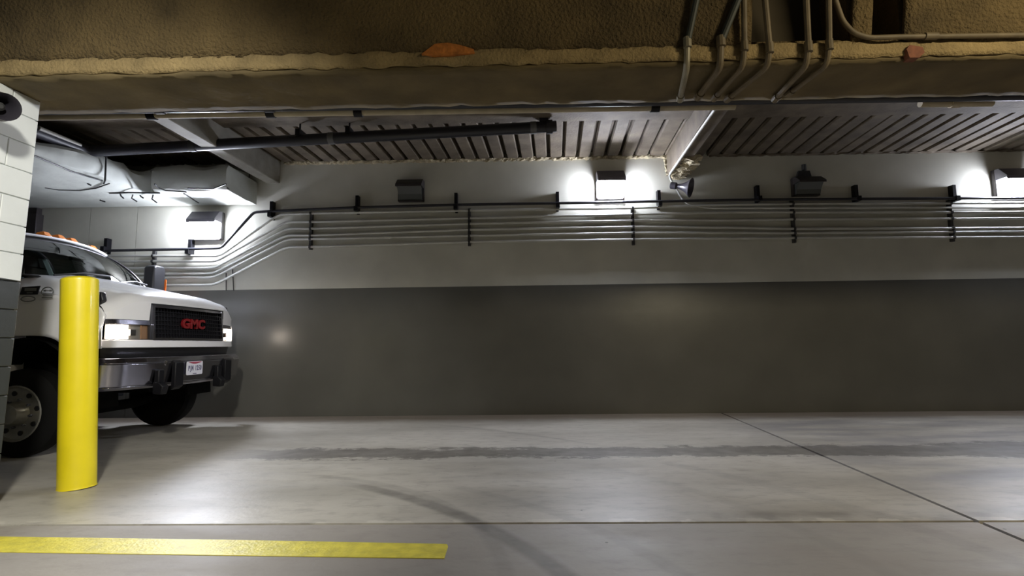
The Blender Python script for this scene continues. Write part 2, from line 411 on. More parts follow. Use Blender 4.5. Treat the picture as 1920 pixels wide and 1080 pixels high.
# two concrete joists running from the wall towards the camera
bl = onY(525, 344, WY); 
jz = bl.z
jw = .22
def joist(x0, x1, z0):
    d = DSK*(WY - 5.2)
    return MB().prism([(x0 - d, 5.2, z0), (x1 - d, 5.2, z0), (x1 - d, 5.2, TOPZ + .12), (x0 - d, 5.2, TOPZ + .12)], (d, WY - 5.2, 0))
j1 = joist(bl.x - jw, bl.x, jz).build('ceiling_joist', M_GRAYBEAM, None, bevel=.015); tag(j1, kind='structure')
br_ = onY(1250, 330, WY)
j2 = joist(br_.x, br_.x + jw, br_.z).build('ceiling_joist', M_PLANK, None, bevel=.015); tag(j2, kind='structure')
rg = ragged('sprayed_foam', (br_.x + .16, WY - .9, br_.z), (br_.x + .18, WY - .02, br_.z), .13, .05, 26, M_FOAM, 9, j2, .6)
ragged('sprayed_foam', (br_.x - .01, WY - .03, TOPZ - .02), (br_.x + .01, WY - .03, br_.z), .03, .03, 14, M_FOAM, 12, j2, .6)

# near beam across the bay: soffit, tan edge strip, leaning sprayed face with pockets
BZ, BY0, BY1 = 2.98, 3.45, 4.00
bm_ = MB().prism([(XL, BY0 + .02, BZ + .02), (XL, BY1 - .01, BZ + .02), (XL, BY1 - .01, 4.4), (XL, BY0 + .30, 4.4), (XL, BY0 + .30, BZ + .12), (XL, BY0 + .02, BZ + .1)], (XR - XL, 0, 0))
beam = bm_.build('ceiling_beam', M_DARKREC); tag(beam, kind='structure')
def noisy_sheet(name, p00, p10, p01, nx, ny, amp, m, seed, parent, skirt=None):
    rnd = random.Random(seed); p00, p10, p01 = Vector(p00), Vector(p10), Vector(p01)
    a, b = p10 - p00, p01 - p00; n = a.cross(b).normalized(); rows = []
    for j in range(ny+1):
        rows.append([p00 + a*(i/nx) + b*(j/ny) + n*rnd.uniform(-amp, amp) + b.normalized()*(rnd.uniform(-amp, amp)*1.5 if j in (0, ny) else 0) for i in range(nx+1)])
    return MB().grid(rows).build(name, m, parent, solid=.03)
noisy_sheet('soffit_face', (XL, BY0, BZ), (XR, BY0, BZ), (XL, BY1, BZ - .005), 260, 8, .006, M_SOFFIT, 5, beam)
noisy_sheet('edge_strip', (XL, BY0, BZ + .008), (XR, BY0, BZ + .008), (XL, BY0 - .015, BZ + .105), 400, 3, .006, M_STRIP, 6, beam)
face_top = (BY0 - .16, BZ + .8)
def face_piece(px0, px1, seed):
    a = XL if px0 is None else onY(px0, 40, BY0 - .02).x
    c = XR if px1 is None else onY(px1, 40, BY0 - .02).x
    nx = max(4, int((c - a) / .06))
    noisy_sheet('sprayed_face', (a, BY0 - .012, BZ + .10), (c, BY0 - .012, BZ + .10), (a, face_top[0], face_top[1]), nx, 10, .007, M_BROWN, seed, beam)
    if px0 is not None: MB().box(a, a + .03, BY0 + .0, BY0 + .3, BZ + .1, BZ + .8).build('pocket_cheek', M_BROWN, beam)
    if px1 is not None: MB().box(c - .03, c, BY0 + .0, BY0 + .3, BZ + .1, BZ + .8).build('pocket_cheek', M_BROWN, beam)
face_piece(None, 1405, 21); face_piece(1592, 1628, 22); face_piece(1690, None, 23)
MB().box(onY(1400, 60, BY0).x, onY(1700, 60, BY0).x, BY0 + .0, BY0 + .3, BZ + .08, BZ + .135).build('pocket_sill', M_BROWN, beam)
# rust spalls on the edge strip
def patch(name, pts, Y, thick, m, parent, seed):
    rnd = random.Random(seed); P3 = [onY(px, py, Y) for px, py in pts]
    mb = MB().prism([(p.x, Y, p.z) for p in P3], (0, thick, 0)); return mb.build(name, m, parent)
patch('rust_patch', [(790, 101), (805, 90), (815, 82), (840, 80), (862, 84), (888, 92), (890, 99), (850, 102), (815, 104)], BY0 - .045, .06, M_RUST, beam, 1)
patch('rust_patch', [(1700, 92), (1706, 84), (1730, 88), (1734, 98), (1724, 108), (1706, 108)], BY0 - .045, .06, M_REDRUST, beam, 2)

# block wall at the left edge: individual painted blocks with recessed joints
BX, BYE = -3.787, 3.689
wl = MB().box(BX - .19, BX - .012, .4, BYE - .012, 0, BZ - .02).build('wall_left', M_BLOCK); tag(wl, kind='structure')
wl.matrix_world = Matrix.Rotation(SKEW, 4, 'Z') @ Matrix.Translation((BX, 0, 1.5)) @ Matrix.Rotation(math.radians(1.5), 4, 'Y') @ Matrix.Translation((-BX, 0, -1.5))
ch, cl = .2035, .406
rnd = random.Random(2)
r = 0; z = -.04
while z < BZ - .03:
    z1 = min(z + ch, BZ - .015); y = BYE + (0 if r % 2 else cl/2); 
    while y > .5:
        y1 = min(y, BYE); y0 = max(y - cl, .42)
        o_ = rnd.uniform(-.002, .002)
        if y1 - y0 > .03:
            MB().box(BX - .2, BX + o_, y0 + .004, y1 - (.004 if y1 < BYE else 0), z + .004, z1 - .003).build('concrete_block', M_BLOCK, wl, bevel=.004)
        y -= cl
    z += ch; r += 1

# ------------------------------------------------------------------ wall conduits
CY = WY - .062               # conduit centre plane
def P_(px, py, Y=CY): return onY(px, py, Y)
ends = {}
names = ['uppermost', 'second', 'third', 'fourth', 'fifth', 'lowest']
paths = [
 [(150,480),(412,480),(522,402.5),(582,400),(880,394.6),(1188,390),(1380,384),(1490,382),(1790,381),(2080,379)],
 [(150,490),(405,490),(537,415.8),(582,416),(880,409),(1188,402),(1380,398),(1490,398),(1790,398),(2080,397)],
 [(150,503),(401,503),(540,428.5),(582,428.5),(880,419.5),(1188,413.5),(1380,413),(1490,411),(1790,410),(2080,408)],
 [(150,514),(399,513),(537,441.5),(582,441.5),(880,430.6),(1188,425.5),(1380,427),(1490,429),(1790,428),(2080,426)],
 [(150,521),(401,520),(541,448.5),(582,448),(880,442),(1188,436.5),(1380,436.5),(1490,437),(1790,435),(2080,433)],
 [(150,536),(402,534),(538,463.5),(582,463),(880,453.5),(1188,449),(1380,447),(1490,446),(1790,445),(2080,444)]]
LBL = ['topmost of the six silver conduits stepping down the wall, right under the black pipe',
       'silver conduit on the far wall, second of the six counted from the top',
       'silver conduit on the far wall, third of the six counted from the top',
       'silver conduit on the far wall, third of the six counted from the bottom',
       'silver conduit on the far wall, second of the six counted from the bottom',
       'lowest of the six silver conduits stepping down the far wall']
for i, pth in enumerate(paths):
    pts = [P_(*p) for p in pth]
    mb = MB().tube(pts, .021, 10, fillet=.10)
    t_ = center_obj(mb, 'silver_conduit', M_COND, pts[3]); tag(t_, LBL[i], 'conduit', 'silver conduits along the far wall')
    off = pts[3]
    for q in (1010 + 23*i, 470 + 6*i if False else 660 + 17*i):
        seg = [(a, c) for a, c in zip(pth, pth[1:]) if a[0] <= q < c[0]][0]
        tt = (q - seg[0][0])/(seg[1][0] - seg[0][0]); c = P_(q, seg[0][1] + tt*(seg[1][1]-seg[0][1]))
        MB().tube([c - off + Vector((-.06,0,0)), c - off + Vector((.06,0,0))], .024, 10).build('coupling', M_COND, t_)
# the conduit from the deck, past the horn speaker, joining the bank at its top
jb = br_.x
q0 = onZ(1352, 203, br_.z - .03); q0 = Vector((jb + .05, 5.5, br_.z - .03))
g_pts = [Vector((jb + .03 - DSK*2.9, 5.6, br_.z - .025)), Vector((jb + .0, WY - .10, br_.z - .03)), P_(1285, 383), P_(1330, 390.5), P_(1490, 390), P_(1790, 389.5), P_(2080, 388)]
gc = MB().tube(g_pts, .017, 10, fillet=.12)
tag(center_obj(gc, 'speaker_conduit', M_COND, g_pts[2]), 'thin silver conduit bending off the concrete joist down past the horn speaker', 'conduit')
# wires dropping below the bank at left
for (x0, y0, x1, y1, lb) in ((424, 512, 424, 545, 'thin drop wire on wall under the left conduit bend, nearer the truck'), (436, 505, 438, 545, 'thin drop wire on wall under the left conduit bend, farther from the truck')):
    a, c = P_(x0, y0, WY - .02), P_(x1, y1, WY - .02)
    tag(center_obj(MB().tube([a, c], .007, 6), 'drop_wire', M_STRUT, a), lb, 'wire', 'thin wires below the conduits')

# long black pipe above the conduits
BPY = WY - .13
bp = [(100,473),(200,470),(357,467),(415,465),(476,398),(510,396),(670,389),(857,384),(1045,381),(1235,377.5),(1420,374.5),(1604,373),(1787,372),(2080,370)]
pts = [onY(a, c, BPY) for a, c in bp]
tag(center_obj(MB().tube(pts, .022, 10, fillet=.06), 'black_pipe', M_BLACKPIPE, pts[5]), 'thin black pipe running on short brackets along the top of the conduit bank', 'pipe')
brk = [(200,447,472),(357,449,477),(510,378,408),(670,367,397),(855,362,394),(1045,360,391),(1235,357,388),(1420,348,378),(1604,347,378),(1787,347,378)]
WHERE = ['leftmost black pipe bracket, above the truck windscreen', 'black pipe bracket just under the left lit lamp', 'black pipe bracket at the top of the conduit slope',
 'black pipe bracket left of the unlit square lamp', 'black pipe bracket right of the unlit square lamp', 'black pipe bracket left of the middle lit lamp',
 'black pipe bracket between middle lit lamp and horn speaker', 'black pipe bracket left of the unlit lamp with a neck', 'black pipe bracket right of the unlit lamp with a neck',
 'black pipe bracket beside the right lit lamp']
for (px, y0, y1), lb in zip(brk, WHERE):
    a, c = onY(px, y0, WY - .08), onY(px, y1, WY - .08)
    t_ = empty('pipe_bracket', (a.x, WY, c.z)); hgt = a.z - c.z
    MB().box(-.025, .025, -.10, 0, 0.0, hgt).build('channel', M_BLACK, t_)
    MB().box(-.030, .030, -.165, -.095, .0, .075).build('clamp', M_BLACK, t_)
    MB().box(-.022, .022, -.02, .0, -.03, 0.0).build('foot_tab', M_BLACK, t_)
    tag(t_, lb, 'bracket', 'brackets carrying the thin black pipe')
# vertical struts with a clip for each conduit
def conduit_y(pth, q):
    for a, c in zip(pth, pth[1:]):
        if a[0] <= q <= c[0]: return a[1] + (q - a[0])/(c[0]-a[0])*(c[1]-a[1])
SL = ['leftmost conduit strut, behind the truck mirror', 'conduit strut just right of the conduit slope', 'conduit strut right of the unlit square lamp',
      'conduit strut below the middle lit lamp', 'conduit strut below the unlit lamp with a neck', 'conduit strut left of the right lit lamp']
for (px, y0, y1), lb in zip([(285,471,541),(582,398,468),(880,391,461),(1188,388,459),(1490,374,455),(1787,375,453)], SL):
    a, c = onY(px, y0, WY - .04), onY(px, y1, WY - .04)
    t_ = empty('conduit_strut', (c.x, WY, c.z))
    MB().box(-.022, .022, -.055, 0, 0, a.z - c.z).build('channel', M_STRUT, t_)
    for pth in paths:
        z_ = P_(px, conduit_y(pth, px)).z - c.z
        MB().prism([(-.016, -.055, z_-.032), (-.016, -.092, z_-.016), (-.016, -.092, z_+.016), (-.016, -.055, z_+.032)], (.032, 0, 0)).build('clip', M_STRUT, t_)
    tag(t_, lb, 'strut', 'struts carrying the conduits')

# ------------------------------------------------------------------ wall lamps (lit and unlit)
def wall_lamp(px, py, w, h, lit, label, neck=False):
    c = onY(px, py, WY - .1); t_ = empty('flood_lamp', (c.x, WY, c.z))
    d = .24; a = w/2; hm = mat('haze_tinted_lamp_hood', (.11, .105, .125), .5) if lit else M_LAMPBODY  # lit lamps get a paler violet-grey hood: glow haze put into its colour
    # housing: back box plus a sloping hood over the glass
    MB().box(-a, a, -.07, 0, -h*.5, h*.5).build('back_box', M_LAMPBODY, t_, bevel=.01)
    MB().prism([(-a, -.07, h*.5), (-a, -.15, h*.48), (-a, -d-.05, h*.16), (-a, -d-.05, h*.04), (-a, -d-.04, h*.04), (-a, -d-.03, h*.10), (-a, -.07, h*.10)], (w, 0, 0)).build('hood', hm, t_, bevel=.006)
    g_ = M_LIT if lit else M_DEADGLASS
    MB().prism([(-a+.02, -.071, h*.098), (-a+.02, -d, h*.098), (-a+.02, -d+.085, -h*.22), (-a+.02, -.13, -h*.44), (-a+.02, -.071, -h*.46)], (w-.04, 0, 0)).build('glass', g_, t_)
    fr = MB().box(-a, -a+.018, -.09, -.07, -h*.5, h*.1).box(a-.018, a, -.09, -.07, -h*.5, h*.1).box(-a, a, -.09, -.07, -h*.5, -h*.46)
    fr.build('glass_frame', M_LAMPBODY, t_)
    if neck:
        MB().prism([(-.12, -.05, h*.5), (.12, -.05, h*.5), (.09, -.05, h*.5+.12), (-.09, -.05, h*.5+.12)], (0, .05, 0)).build('neck_plate', M_STRUT, t_)
        MB().tube([(0, -.05, h*.5+.13), (0, -.05, h*.5+.22)], .035, 10).build('conduit_stub', M_STRUT, t_)
    tag(t_, label, 'wall lamp', 'square wall lamps')
    return t_
wall_lamp(388, 423, .46, .46, True, 'lit square wall lamp on the left, glowing below the wrapped duct')
wall_lamp(1144, 347, .44, .46, True, 'lit square wall lamp near the middle, left of the horn speaker')
wall_lamp(1897, 343, .46, .46, True, 'lit square wall lamp at the right edge of the wall')
wall_lamp(770, 357, .42, .35, False, 'unlit dark square wall lamp left of the middle lit lamp')
wall_lamp(1513, 349, .42, .30, False, 'unlit dark wall lamp with a neck plate above, right of the horn speaker', True)
c = onY(62, 418, WY - .05)
t_ = empty('junction_box', (c.x, WY, c.z))
MB().box(-.13, .13, -.14, 0, -.2, .14).build('box_body', M_LAMPBODY, t_, bevel=.01); MB().box(-.09, .09, -.1, 0, .14, .24).build('box_top', M_LAMPBODY, t_)
tag(t_, 'dark box on the far wall above the truck cab, beside the block wall', 'box')

# horn speakers
def horn(loc, axis, R, label, mount):
    t_ = empty('horn_speaker', loc); ax = Vector(axis).normalized()
    prof = [(-.11, .045), (-.10, .055), (-.02, .055), (0, .035), (.05, .045), (.10, .065), (.15, .095), (.19, R*.85), (.21, R), (.215, R), (.205, R*.93), (.18, R*.75), (.12, .06), (.05, .03)]
    MB().lathe(prof, (0, 0, 0), ax, 28).build('bell', M_HORN, t_)
    MB().lathe([(.03, .03), (.10, .034), (.15, .028), (.165, .012)], (0, 0, 0), ax, 16).build('inner_cone', M_STRUT, t_)
    MB().tube([Vector((0, 0, 0)), Vector(mount)], .018, 8).build('mounting_arm', M_STRUT, t_)
    tag(t_, label, 'speaker', 'horn speakers')
hp = onY(1270, 349, WY - .22)
horn(hp, (.72, -.42, -.24), .155, 'dark horn speaker on the far wall below the concrete joist, beside the middle lamp', (-.02, .20, .03))
hp = onX(-22, 198, BX + .24)
horn(hp, (.90, -.35, -.22), .088, 'dark horn speaker on the near block wall under the beam, at left edge', (-.10, .06, .0))

# ------------------------------------------------------------------ pipes under the deck
def pipe(name, pts, r, m, label, cat='pipe', fillet=.0, rings=(), hang=()):
    pts = [Vector(p) for p in pts]; t_ = empty(name, pts[0]); o = pts[0]
    MB().tube([p - o for p in pts], r, 14, fillet=fillet).build('pipe_run', m, t_)
    for q, rr, mm in rings:
        d = (pts[-1] - pts[-2]).normalized()
        q = Vector(q); MB().tube([q - o - d*.04, q - o + d*.04], rr, 14).build('coupling', mm, t_)
    for q in hang:
        q = Vector(q) - o
        MB().tube([q, q + Vector((0, 0, (TOPZ + .02 if (q + o).y > 6.2 else TOPZ + .11) - (q + o).z))], .012, 6).build('hanger_rod', M_BLACK, t_)
        MB().box(q.x-.03, q.x+.03, q.y-r-.012, q.y+r+.012, q.z+r*.4, q.z+r+.05).build('hanger_ring', M_BLACK, t_)
    tag(t_, label, cat); return t_
# near black pipe and beige pipe just behind the beam
AY = 4.75
a0, a1 = onY(15, 208, AY), onY(2050, 178, AY)
pipe('sprinkler_main', [a0, a1], .042, M_BLACKPIPE, 'thick black pipe tucked behind the near concrete beam, above the beige pipe',
     rings=[(onY(300, 204, AY), .050, M_BLACKPIPE), (onY(505, 201, AY), .050, M_BLACKPIPE)])
a2 = onY(60, 217, AY + .14); a3 = onY(1378, 199, AY + .14)
a2 = onY(15, 220, AY + .14)
pipe('beige_pipe', [a2, a3], .036, M_BEIGEPIPE, 'long beige pipe hanging behind the near beam, stopping above the horn speaker',
     rings=[(onY(285, 216, AY+.14), .046, M_BLACK), (onY(508, 212.5, AY+.14), .046, M_BLACK), (onY(672, 210.5, AY+.14), .046, M_BLACK), (onY(1228, 201.5, AY+.14), .046, M_BLACK)], hang=[onY(285, 216, AY+.14), onY(672, 210.5, AY+.14), onY(1228, 201.5, AY+.14)])
a4, a5 = onY(1725, 194, AY + .14), onY(1860, 193, AY + .14)
pipe('beige_pipe', [a4, a5], .036, M_BEIGEPIPE, 'short beige pipe length behind the near beam, above the right lit lamp', rings=[(onY(1790, 193.5, AY+.14), .045, M_BEIGEPIPE)],
     hang=[onY(1750, 193.8, AY+.14), onY(1800, 193.5, AY+.14)])
a6, a7 = onY(1855, 176, AY - .12), onY(2000, 174, AY - .12)
pipe('bright_conduit', [a6, a7], .015, M_COND, 'short bright conduit under the beam at the right edge, beside the black pipe', 'conduit')
# second black pipe under the deck
CYP = 6.9
c0, c1 = onY(165, 284, CYP), onY(1043, 237, CYP)
cf = onX(60, 244, c0.x - .02)
t_ = pipe('sprinkler_branch', [cf, c0, c1], .075, M_BLACKPIPE, 'thick black pipe hanging below the ribbed deck, capped near the middle', fillet=.16,
     rings=[(onY(363, 273.5, CYP), .082, M_STRUT), (onY(622, 259.5, CYP), .082, mat('dull_grey_coupling', (.12, .12, .12), .5)), (onY(1000, 239.5, CYP), .084, mat('dull_grey_coupling', (.12, .12, .12), .5)), (onY(1030, 238, CYP), .095, M_BLACKPIPE)],
     hang=[onY(562, 262.7, CYP), onY(655, 257.7, CYP)])
q = onY(1020, 238, CYP) - c0 + c0 - Vector(cf)
MB().box(q.x-.06, q.x+.06, q.y-.05, q.y+.05, q.z+.06, q.z+.20).build('riser_fitting', M_BLACKPIPE, t_)

# wrapped duct at upper left: a main run towards the camera and a branch along the wall
DZ = 3.42
DA, DB, DC = onZ(68, 295, DZ), onZ(195, 338, DZ), onZ(236, 360, DZ)
DD, DE = onZ(300, 357, DZ), onZ(424, 354, DZ)
DF = onY(464, 374, 8.40)
DO = Vector((DC.x, DC.y, DZ))
t_ = empty('wrapped_duct', DO)
rnd = random.Random(8)
secs = []
def dsec(p, q, zt, zq=None, bul=.02):
    """section from the outer foot p to the hidden foot q: bottom, bulging side, top"""
    p, q = Vector((p[0], p[1], 0)), Vector((q[0], q[1], 0)); d = (p - q).normalized(); o = []
    for u in (0, .2, .4, .6, .8, .95): o.append(q.lerp(p, u) + Vector((0, 0, DZ + rnd.uniform(-.006, .006) - .012*math.sin(PI*u))))
    o.append(p + Vector((0, 0, DZ + .03 + rnd.uniform(-.012, .012))))
    h_ = zt - DZ
    for u in (.3, .55, .8): o.append(p + d*(bul*math.sin(PI*u) + rnd.uniform(-.012, .012)) + Vector((0, 0, DZ + h_*u)))
    o.append(p - d*.04 + Vector((0, 0, zt + rnd.uniform(-.012, .012))))
    o.append(q + Vector((0, 0, zt)))
    return [v - DO for v in o]
zt1 = onX(75, 266, DA.x).z; zt2 = onX(195, 291, DB.x).z; zt3 = onY(300, 311, DD.y).z
slope = (DB.x - DA.x)/(DB.y - DA.y)
y = 4.2
while y < DC.y - .30:
    u = (y - DA.y)/(DB.y - DA.y); zt = zt1 + (zt2 - zt1)*max(-.2, min(1, u)) + .015*math.sin(y*5)
    secs.append(dsec((DA.x + slope*(y - DA.y) + .02*math.sin(y*4), y), (-9, y), zt)); y += .17
for k_ in range(5):
    u = k_/4; p = Vector((DB.x + slope*(DC.y - .25 - DB.y), DC.y - .25, 0)).lerp(Vector((DC.x + .30, DC.y + .10, 0)), u) - Vector((.06, -.06, 0))*math.sin(PI*u)
    secs.append(dsec(p, (-9, 8.47), zt2 + (zt3 - zt2)*u - .05*math.sin(PI*u)))
x = DC.x + .42
while x < DE.x - .02:
    u = (x - DD.x)/(DE.x - DD.x); yy_ = DD.y + (DE.y - DD.y)*u + .02*math.sin(x*9)
    secs.append(dsec((x, yy_), (x, 8.47), zt3 + .015*math.sin(x*7), bul=.035)); x += .13
secs.append(dsec((DE.x, DE.y), (DE.x, 8.47), zt3 - .01))
n = len(secs[0]); mb = MB().grid(secs, True); mb.f += [tuple(range(n-1, -1, -1)), tuple(range((len(secs)-1)*n, len(secs)*n))]
mb.build('duct_body', M_DUCT, t_, angle=32)
# tapered end collar against the wall, with bare edges and a diagonal brace
ea, eb = Vector((DE.x - .01, DE.y + .02, DZ + .02)) - DO, Vector((DE.x - .01, DE.y + .02, zt3 - .03)) - DO
ec, ed = Vector((DF.x, 8.42, onY(470, 326, 8.42).z)) - DO, Vector((DF.x, 8.42, DF.z)) - DO
mb = MB().prism([ea, eb, ec, ed], (-.03, .015, 0)); mb.build('end_collar', M_DUCT, t_)
MB().tube([ec, ed], .012, 6).build('collar_edge', M_STRUT, t_); MB().tube([ea + Vector((.01, 0, 0)), ed], .011, 6).build('collar_edge', M_STRUT, t_)
MB().tube([eb.lerp(ec, .2) + Vector((.012, 0, 0)), ea.lerp(ed, .85) + Vector((.012, 0, 0))], .009, 6).build('collar_brace', M_STRUT, t_)
# tie wires, a seam strap and loose tabs
def dz(px, py, o=-.012): return onZ(px, py, DZ + o) - DO
def on_face(px, py): return onX(px, py, DA.x + slope*(6.5 - DA.y) + .03) - DO
for pts_, r_ in (([dz(84, 352), dz(110, 356), (dz(150, 357)), dz(180, 353), dz(205, 344)], .009), ([dz(64, 292, .004), dz(100, 307, .002), dz(132, 321, .0), dz(165, 331, .004), dz(192, 339, .0)], .010), ([dz(345, 363), dz(372, 380)], .012),
                 ([dz(290, 345, .03), dz(296, 352, .0), dz(310, 357, -.01), dz(350, 360, -.01)], .010), ([dz(352, 353, .0), dz(400, 354, .0), dz(424, 345, .03)], .010), ([dz(205, 362), dz(222, 362), dz(240, 361, -.02), dz(300, 362, -.01)], .012)):
    MB().tube(pts_, r_, 6).build('tie_wire', M_STRUT, t_)
q = onX(199, 294, DB.x + .04) - DO; q2 = onX(197, 340, DB.x + .04) - DO
MB().tube([q, q2, q2 + Vector((-.03, .02, -.03))], .012, 6).build('seam_strap', M_STRUT, t_)
for k_, (px, py, ln) in enumerate([(225, 362, .08), (250, 363, .12), (262, 364, .06), (288, 363, .14), (163, 342, .04), (190, 372, .05)]):
    p = dz(px, py, .01)
    MB().tube([p, p + Vector((.02*(-1)**k_, 0, -ln*.6)), p + Vector((.05, .02, -ln))], .011, 6).build('loose_tab', M_STRUT, t_)
tag(t_, 'pale wrapped air duct under the ceiling at upper left, turning along the wall', 'duct')
q0, q1 = onX(72, 240, c0.x + .05), onX(150, 272, c0.x + .05)
pipe('pale_pipe', [q0, q1], .028, mat('dull_pale_pipe', (.22, .21, .18), .6), 'short pale pipe above the black pipe at upper left, beside the block wall')

# conduits crossing the near beam: down its face, then back under the soffit
FY = BY0 - .06
def beam_conduit(top, knee, back, r, m, label, up_m=None):
    k3 = onY(knee[0], knee[1], FY); tp = onY(top[0], top[1], FY - .05)
    dirv = (tp - k3); tp = k3 + dirv * 3.0; tp.y = min(tp.y, BY0 - .26)
    kk = Vector((k3.x, FY, BZ + .02)) ; kk = k3
    b3 = onZ(back[0], back[1], BZ - r - .03)
    kk2 = Vector((k3.x, BY0 - .02, BZ - r - .03))
    t_ = empty('beam_conduit', k3)
    MB().tube([tp - k3, Vector((0, 0, 0))], r, 10).build('face_run', up_m or m, t_)
    MB().tube([Vector((0, 0, .01)), kk2 - k3, b3 - k3], r, 10, fillet=.05).build('soffit_run', m, t_)
    d = (b3 - kk2).normalized()
    MB().tube([b3 - k3 - d*.07, b3 - k3], r*1.35, 10).build('end_fitting', m, t_)
    MB().tube([Vector((0, 0, .035)), Vector((0, 0, -.035))], r*1.3, 10).build('coupling', m, t_)
    tag(t_, label, 'conduit', 'conduits crossing the near beam')
beam_conduit((1305, 0), (1289, 80), (1275, 187), .021, mat('stained_silver_conduit', (.27, .24, .17), .5, .2, amt=.2, scale=12), 'leftmost conduit crossing the near beam, dark on its face and silver below', M_GREENPIPE)
beam_conduit((1383, 0), (1352, 78), (1308, 183), .023, M_RUSTPIPE, 'second conduit from the left crossing the near beam, dark green on its face', M_GREENPIPE)
beam_conduit((1393, 0), (1396, 86), (1338, 186), .019, M_RUSTPIPE, 'third conduit from the left crossing the near beam, brown all along')
beam_conduit((1432, 0), (1443, 90), (1362, 188), .020, M_RUSTPIPE, 'fourth conduit from the left crossing the near beam, brown, with a wide elbow')
beam_conduit((1509, 0), (1516, 88), (1452, 188), .020, M_RUSTPIPE, 'brown conduit crossing the near beam, just left of the rightmost one')
beam_conduit((1551, 0), (1555, 84), (1475, 178), .019, M_RUSTPIPE, 'rightmost conduit crossing the near beam, brown, beside the curving pipe')
cp = [onY(1555, -60, BY0 - .17), onY(1566, 0, BY0 - .11), onY(1580, 40, FY), onY(1600, 62, FY), onY(1630, 71, FY), onY(1690, 69, FY), onY(1920, 66, FY), onY(2080, 64, FY)]
pipe('curved_conduit', cp, .017, M_RUSTPIPE, 'brown pipe curving out of a beam pocket and running right along the beam edge', 'conduit', .04, rings=[(onY(1745, 68, FY), .024, M_RUSTPIPE)])

# ------------------------------------------------------------------ floor stripe and bollard
pts = [onZ(-300, 1002), onZ(0, 1007), onZ(420, 1013), onZ(838, 1021), onZ(840, 1026), onZ(833, 1048), onZ(420, 1042), onZ(0, 1036), onZ(-300, 1032)]
pts = [Vector((p.x, p.y, .0005)) for p in pts]
tag(center_obj(MB().prism(pts, (0, 0, .003)), 'floor_stripe', M_STRIPE, pts[2]), 'yellow painted parking stripe on the concrete floor in the foreground', 'stripe')
bb = onZ(121, 921); bt = onY(151, 530, bb.y)
br = .128
c0 = Vector((bb.x + .0, bb.y + br*.9, 0))
c1 = onY(150, 527, c0.y); tilt = Vector((c1.x - c0.x, 0, c1.z))
bo = empty('bollard', c0)
n = 40
sh = MB(); sh.tube([Vector((0,0,0)), tilt*.5, tilt], br, n, caps=False); sh.build('post', M_YELLOW, bo)
ax = tilt.normalized()
MB().tube_r([tilt + ax*a for a in (-.004, .012, .028, .036, .040)], [br, br*.985, br*.8, br*.45, .002], ax, n).build('domed_cap', M_YELLOW, bo)
MB().tube_r([ax*a for a in (0, .012)], [br*1.03, br*1.01], ax, n).build('base_collar', M_YELLOW, bo)
tag(bo, 'tall yellow steel bollard standing in front of the white truck', 'bollard')

# ------------------------------------------------------------------ the truck
TX, TY = -5.18, 6.60
tk = empty('utility_truck', (TX, TY, 0))
tag(tk, 'white medium duty truck with lit headlights nosing out behind the yellow bollard', 'truck')
def xf(y):                       # plan outline of the front
    a = abs(y)
    if a <= .68: return 1.06 - .04*(a/.68)**2
    if a <= 1.08: return 1.02 - .09*((a-.68)/.40)**1.3
    t = min(1, (a-1.08)/.12); return .93 - .11*t*t
def outline(y0, y1, n=24, off=0.0):
    o = []
    for i in range(n+1):
        y = y0 + (y1-y0)*i/n; e = .004
        s = (xf(y+e) - xf(y-e))/(2*e); nn = Vector((1, -s)).normalized()
        o.append((xf(y) + nn.x*off, y + nn.y*off))
    return o
def band(y0, y1, z0, z1, off0, off1, th, n=24):
    """solid strip following the front outline; off = push out at bottom / top, th = thickness"""
    a, b = outline(y0, y1, n, off0), outline(y0, y1, n, off1)
    a2, b2 = outline(y0, y1, n, off0 - th), outline(y0, y1, n, off1 - th)
    rows = [[Vector((p[0], p[1], z0)), Vector((q[0], q[1], z1)), Vector((q2[0], q2[1], z1)), Vector((p2[0], p2[1], z0))] for p, q, p2, q2 in zip(a, b, a2, b2)]
    mb = MB().grid(rows, True); mb.f += [(3, 2, 1, 0), tuple(len(rows)*4 - 4 + k for k in range(4))]
    return mb
# hood and fenders
def top(t): return 1.62 + .105*(1 - math.exp(-t/.05)) + .24*t
def cowl(y): return -.06 - .20*y*y
def hw(t): return 1.18 - .06*t
ts = [0, .015, .035, .06, .1, .16, .25, .35, .5, .65, .8, .92, 1]
vs_ = [-1, -.97, -.93, -.88, -.82, -.76, -.68, -.622, -.612, -.5, -.25, 0, .25, .5, .612, .622, .68, .76, .82, .88, .93, .97, 1]
rows = []
def sm(a, b, x): t = max(0, min(1, (x-a)/(b-a))); return t*t*(3-2*t)
for t in ts:
    row = []
    for v in vs_:
        y = v*hw(t); x = xf(y) + (cowl(y) - xf(y))*t
        bul = -.02*v*v - .13*sm(.72, 1.03, abs(v)) - .03*sm(.52, .60, abs(v))*sm(.02, .2, t)
        row.append(Vector((x, y, max(1.41, top(t) + bul))))
    rows.append(row)
hd = MB().grid(rows)
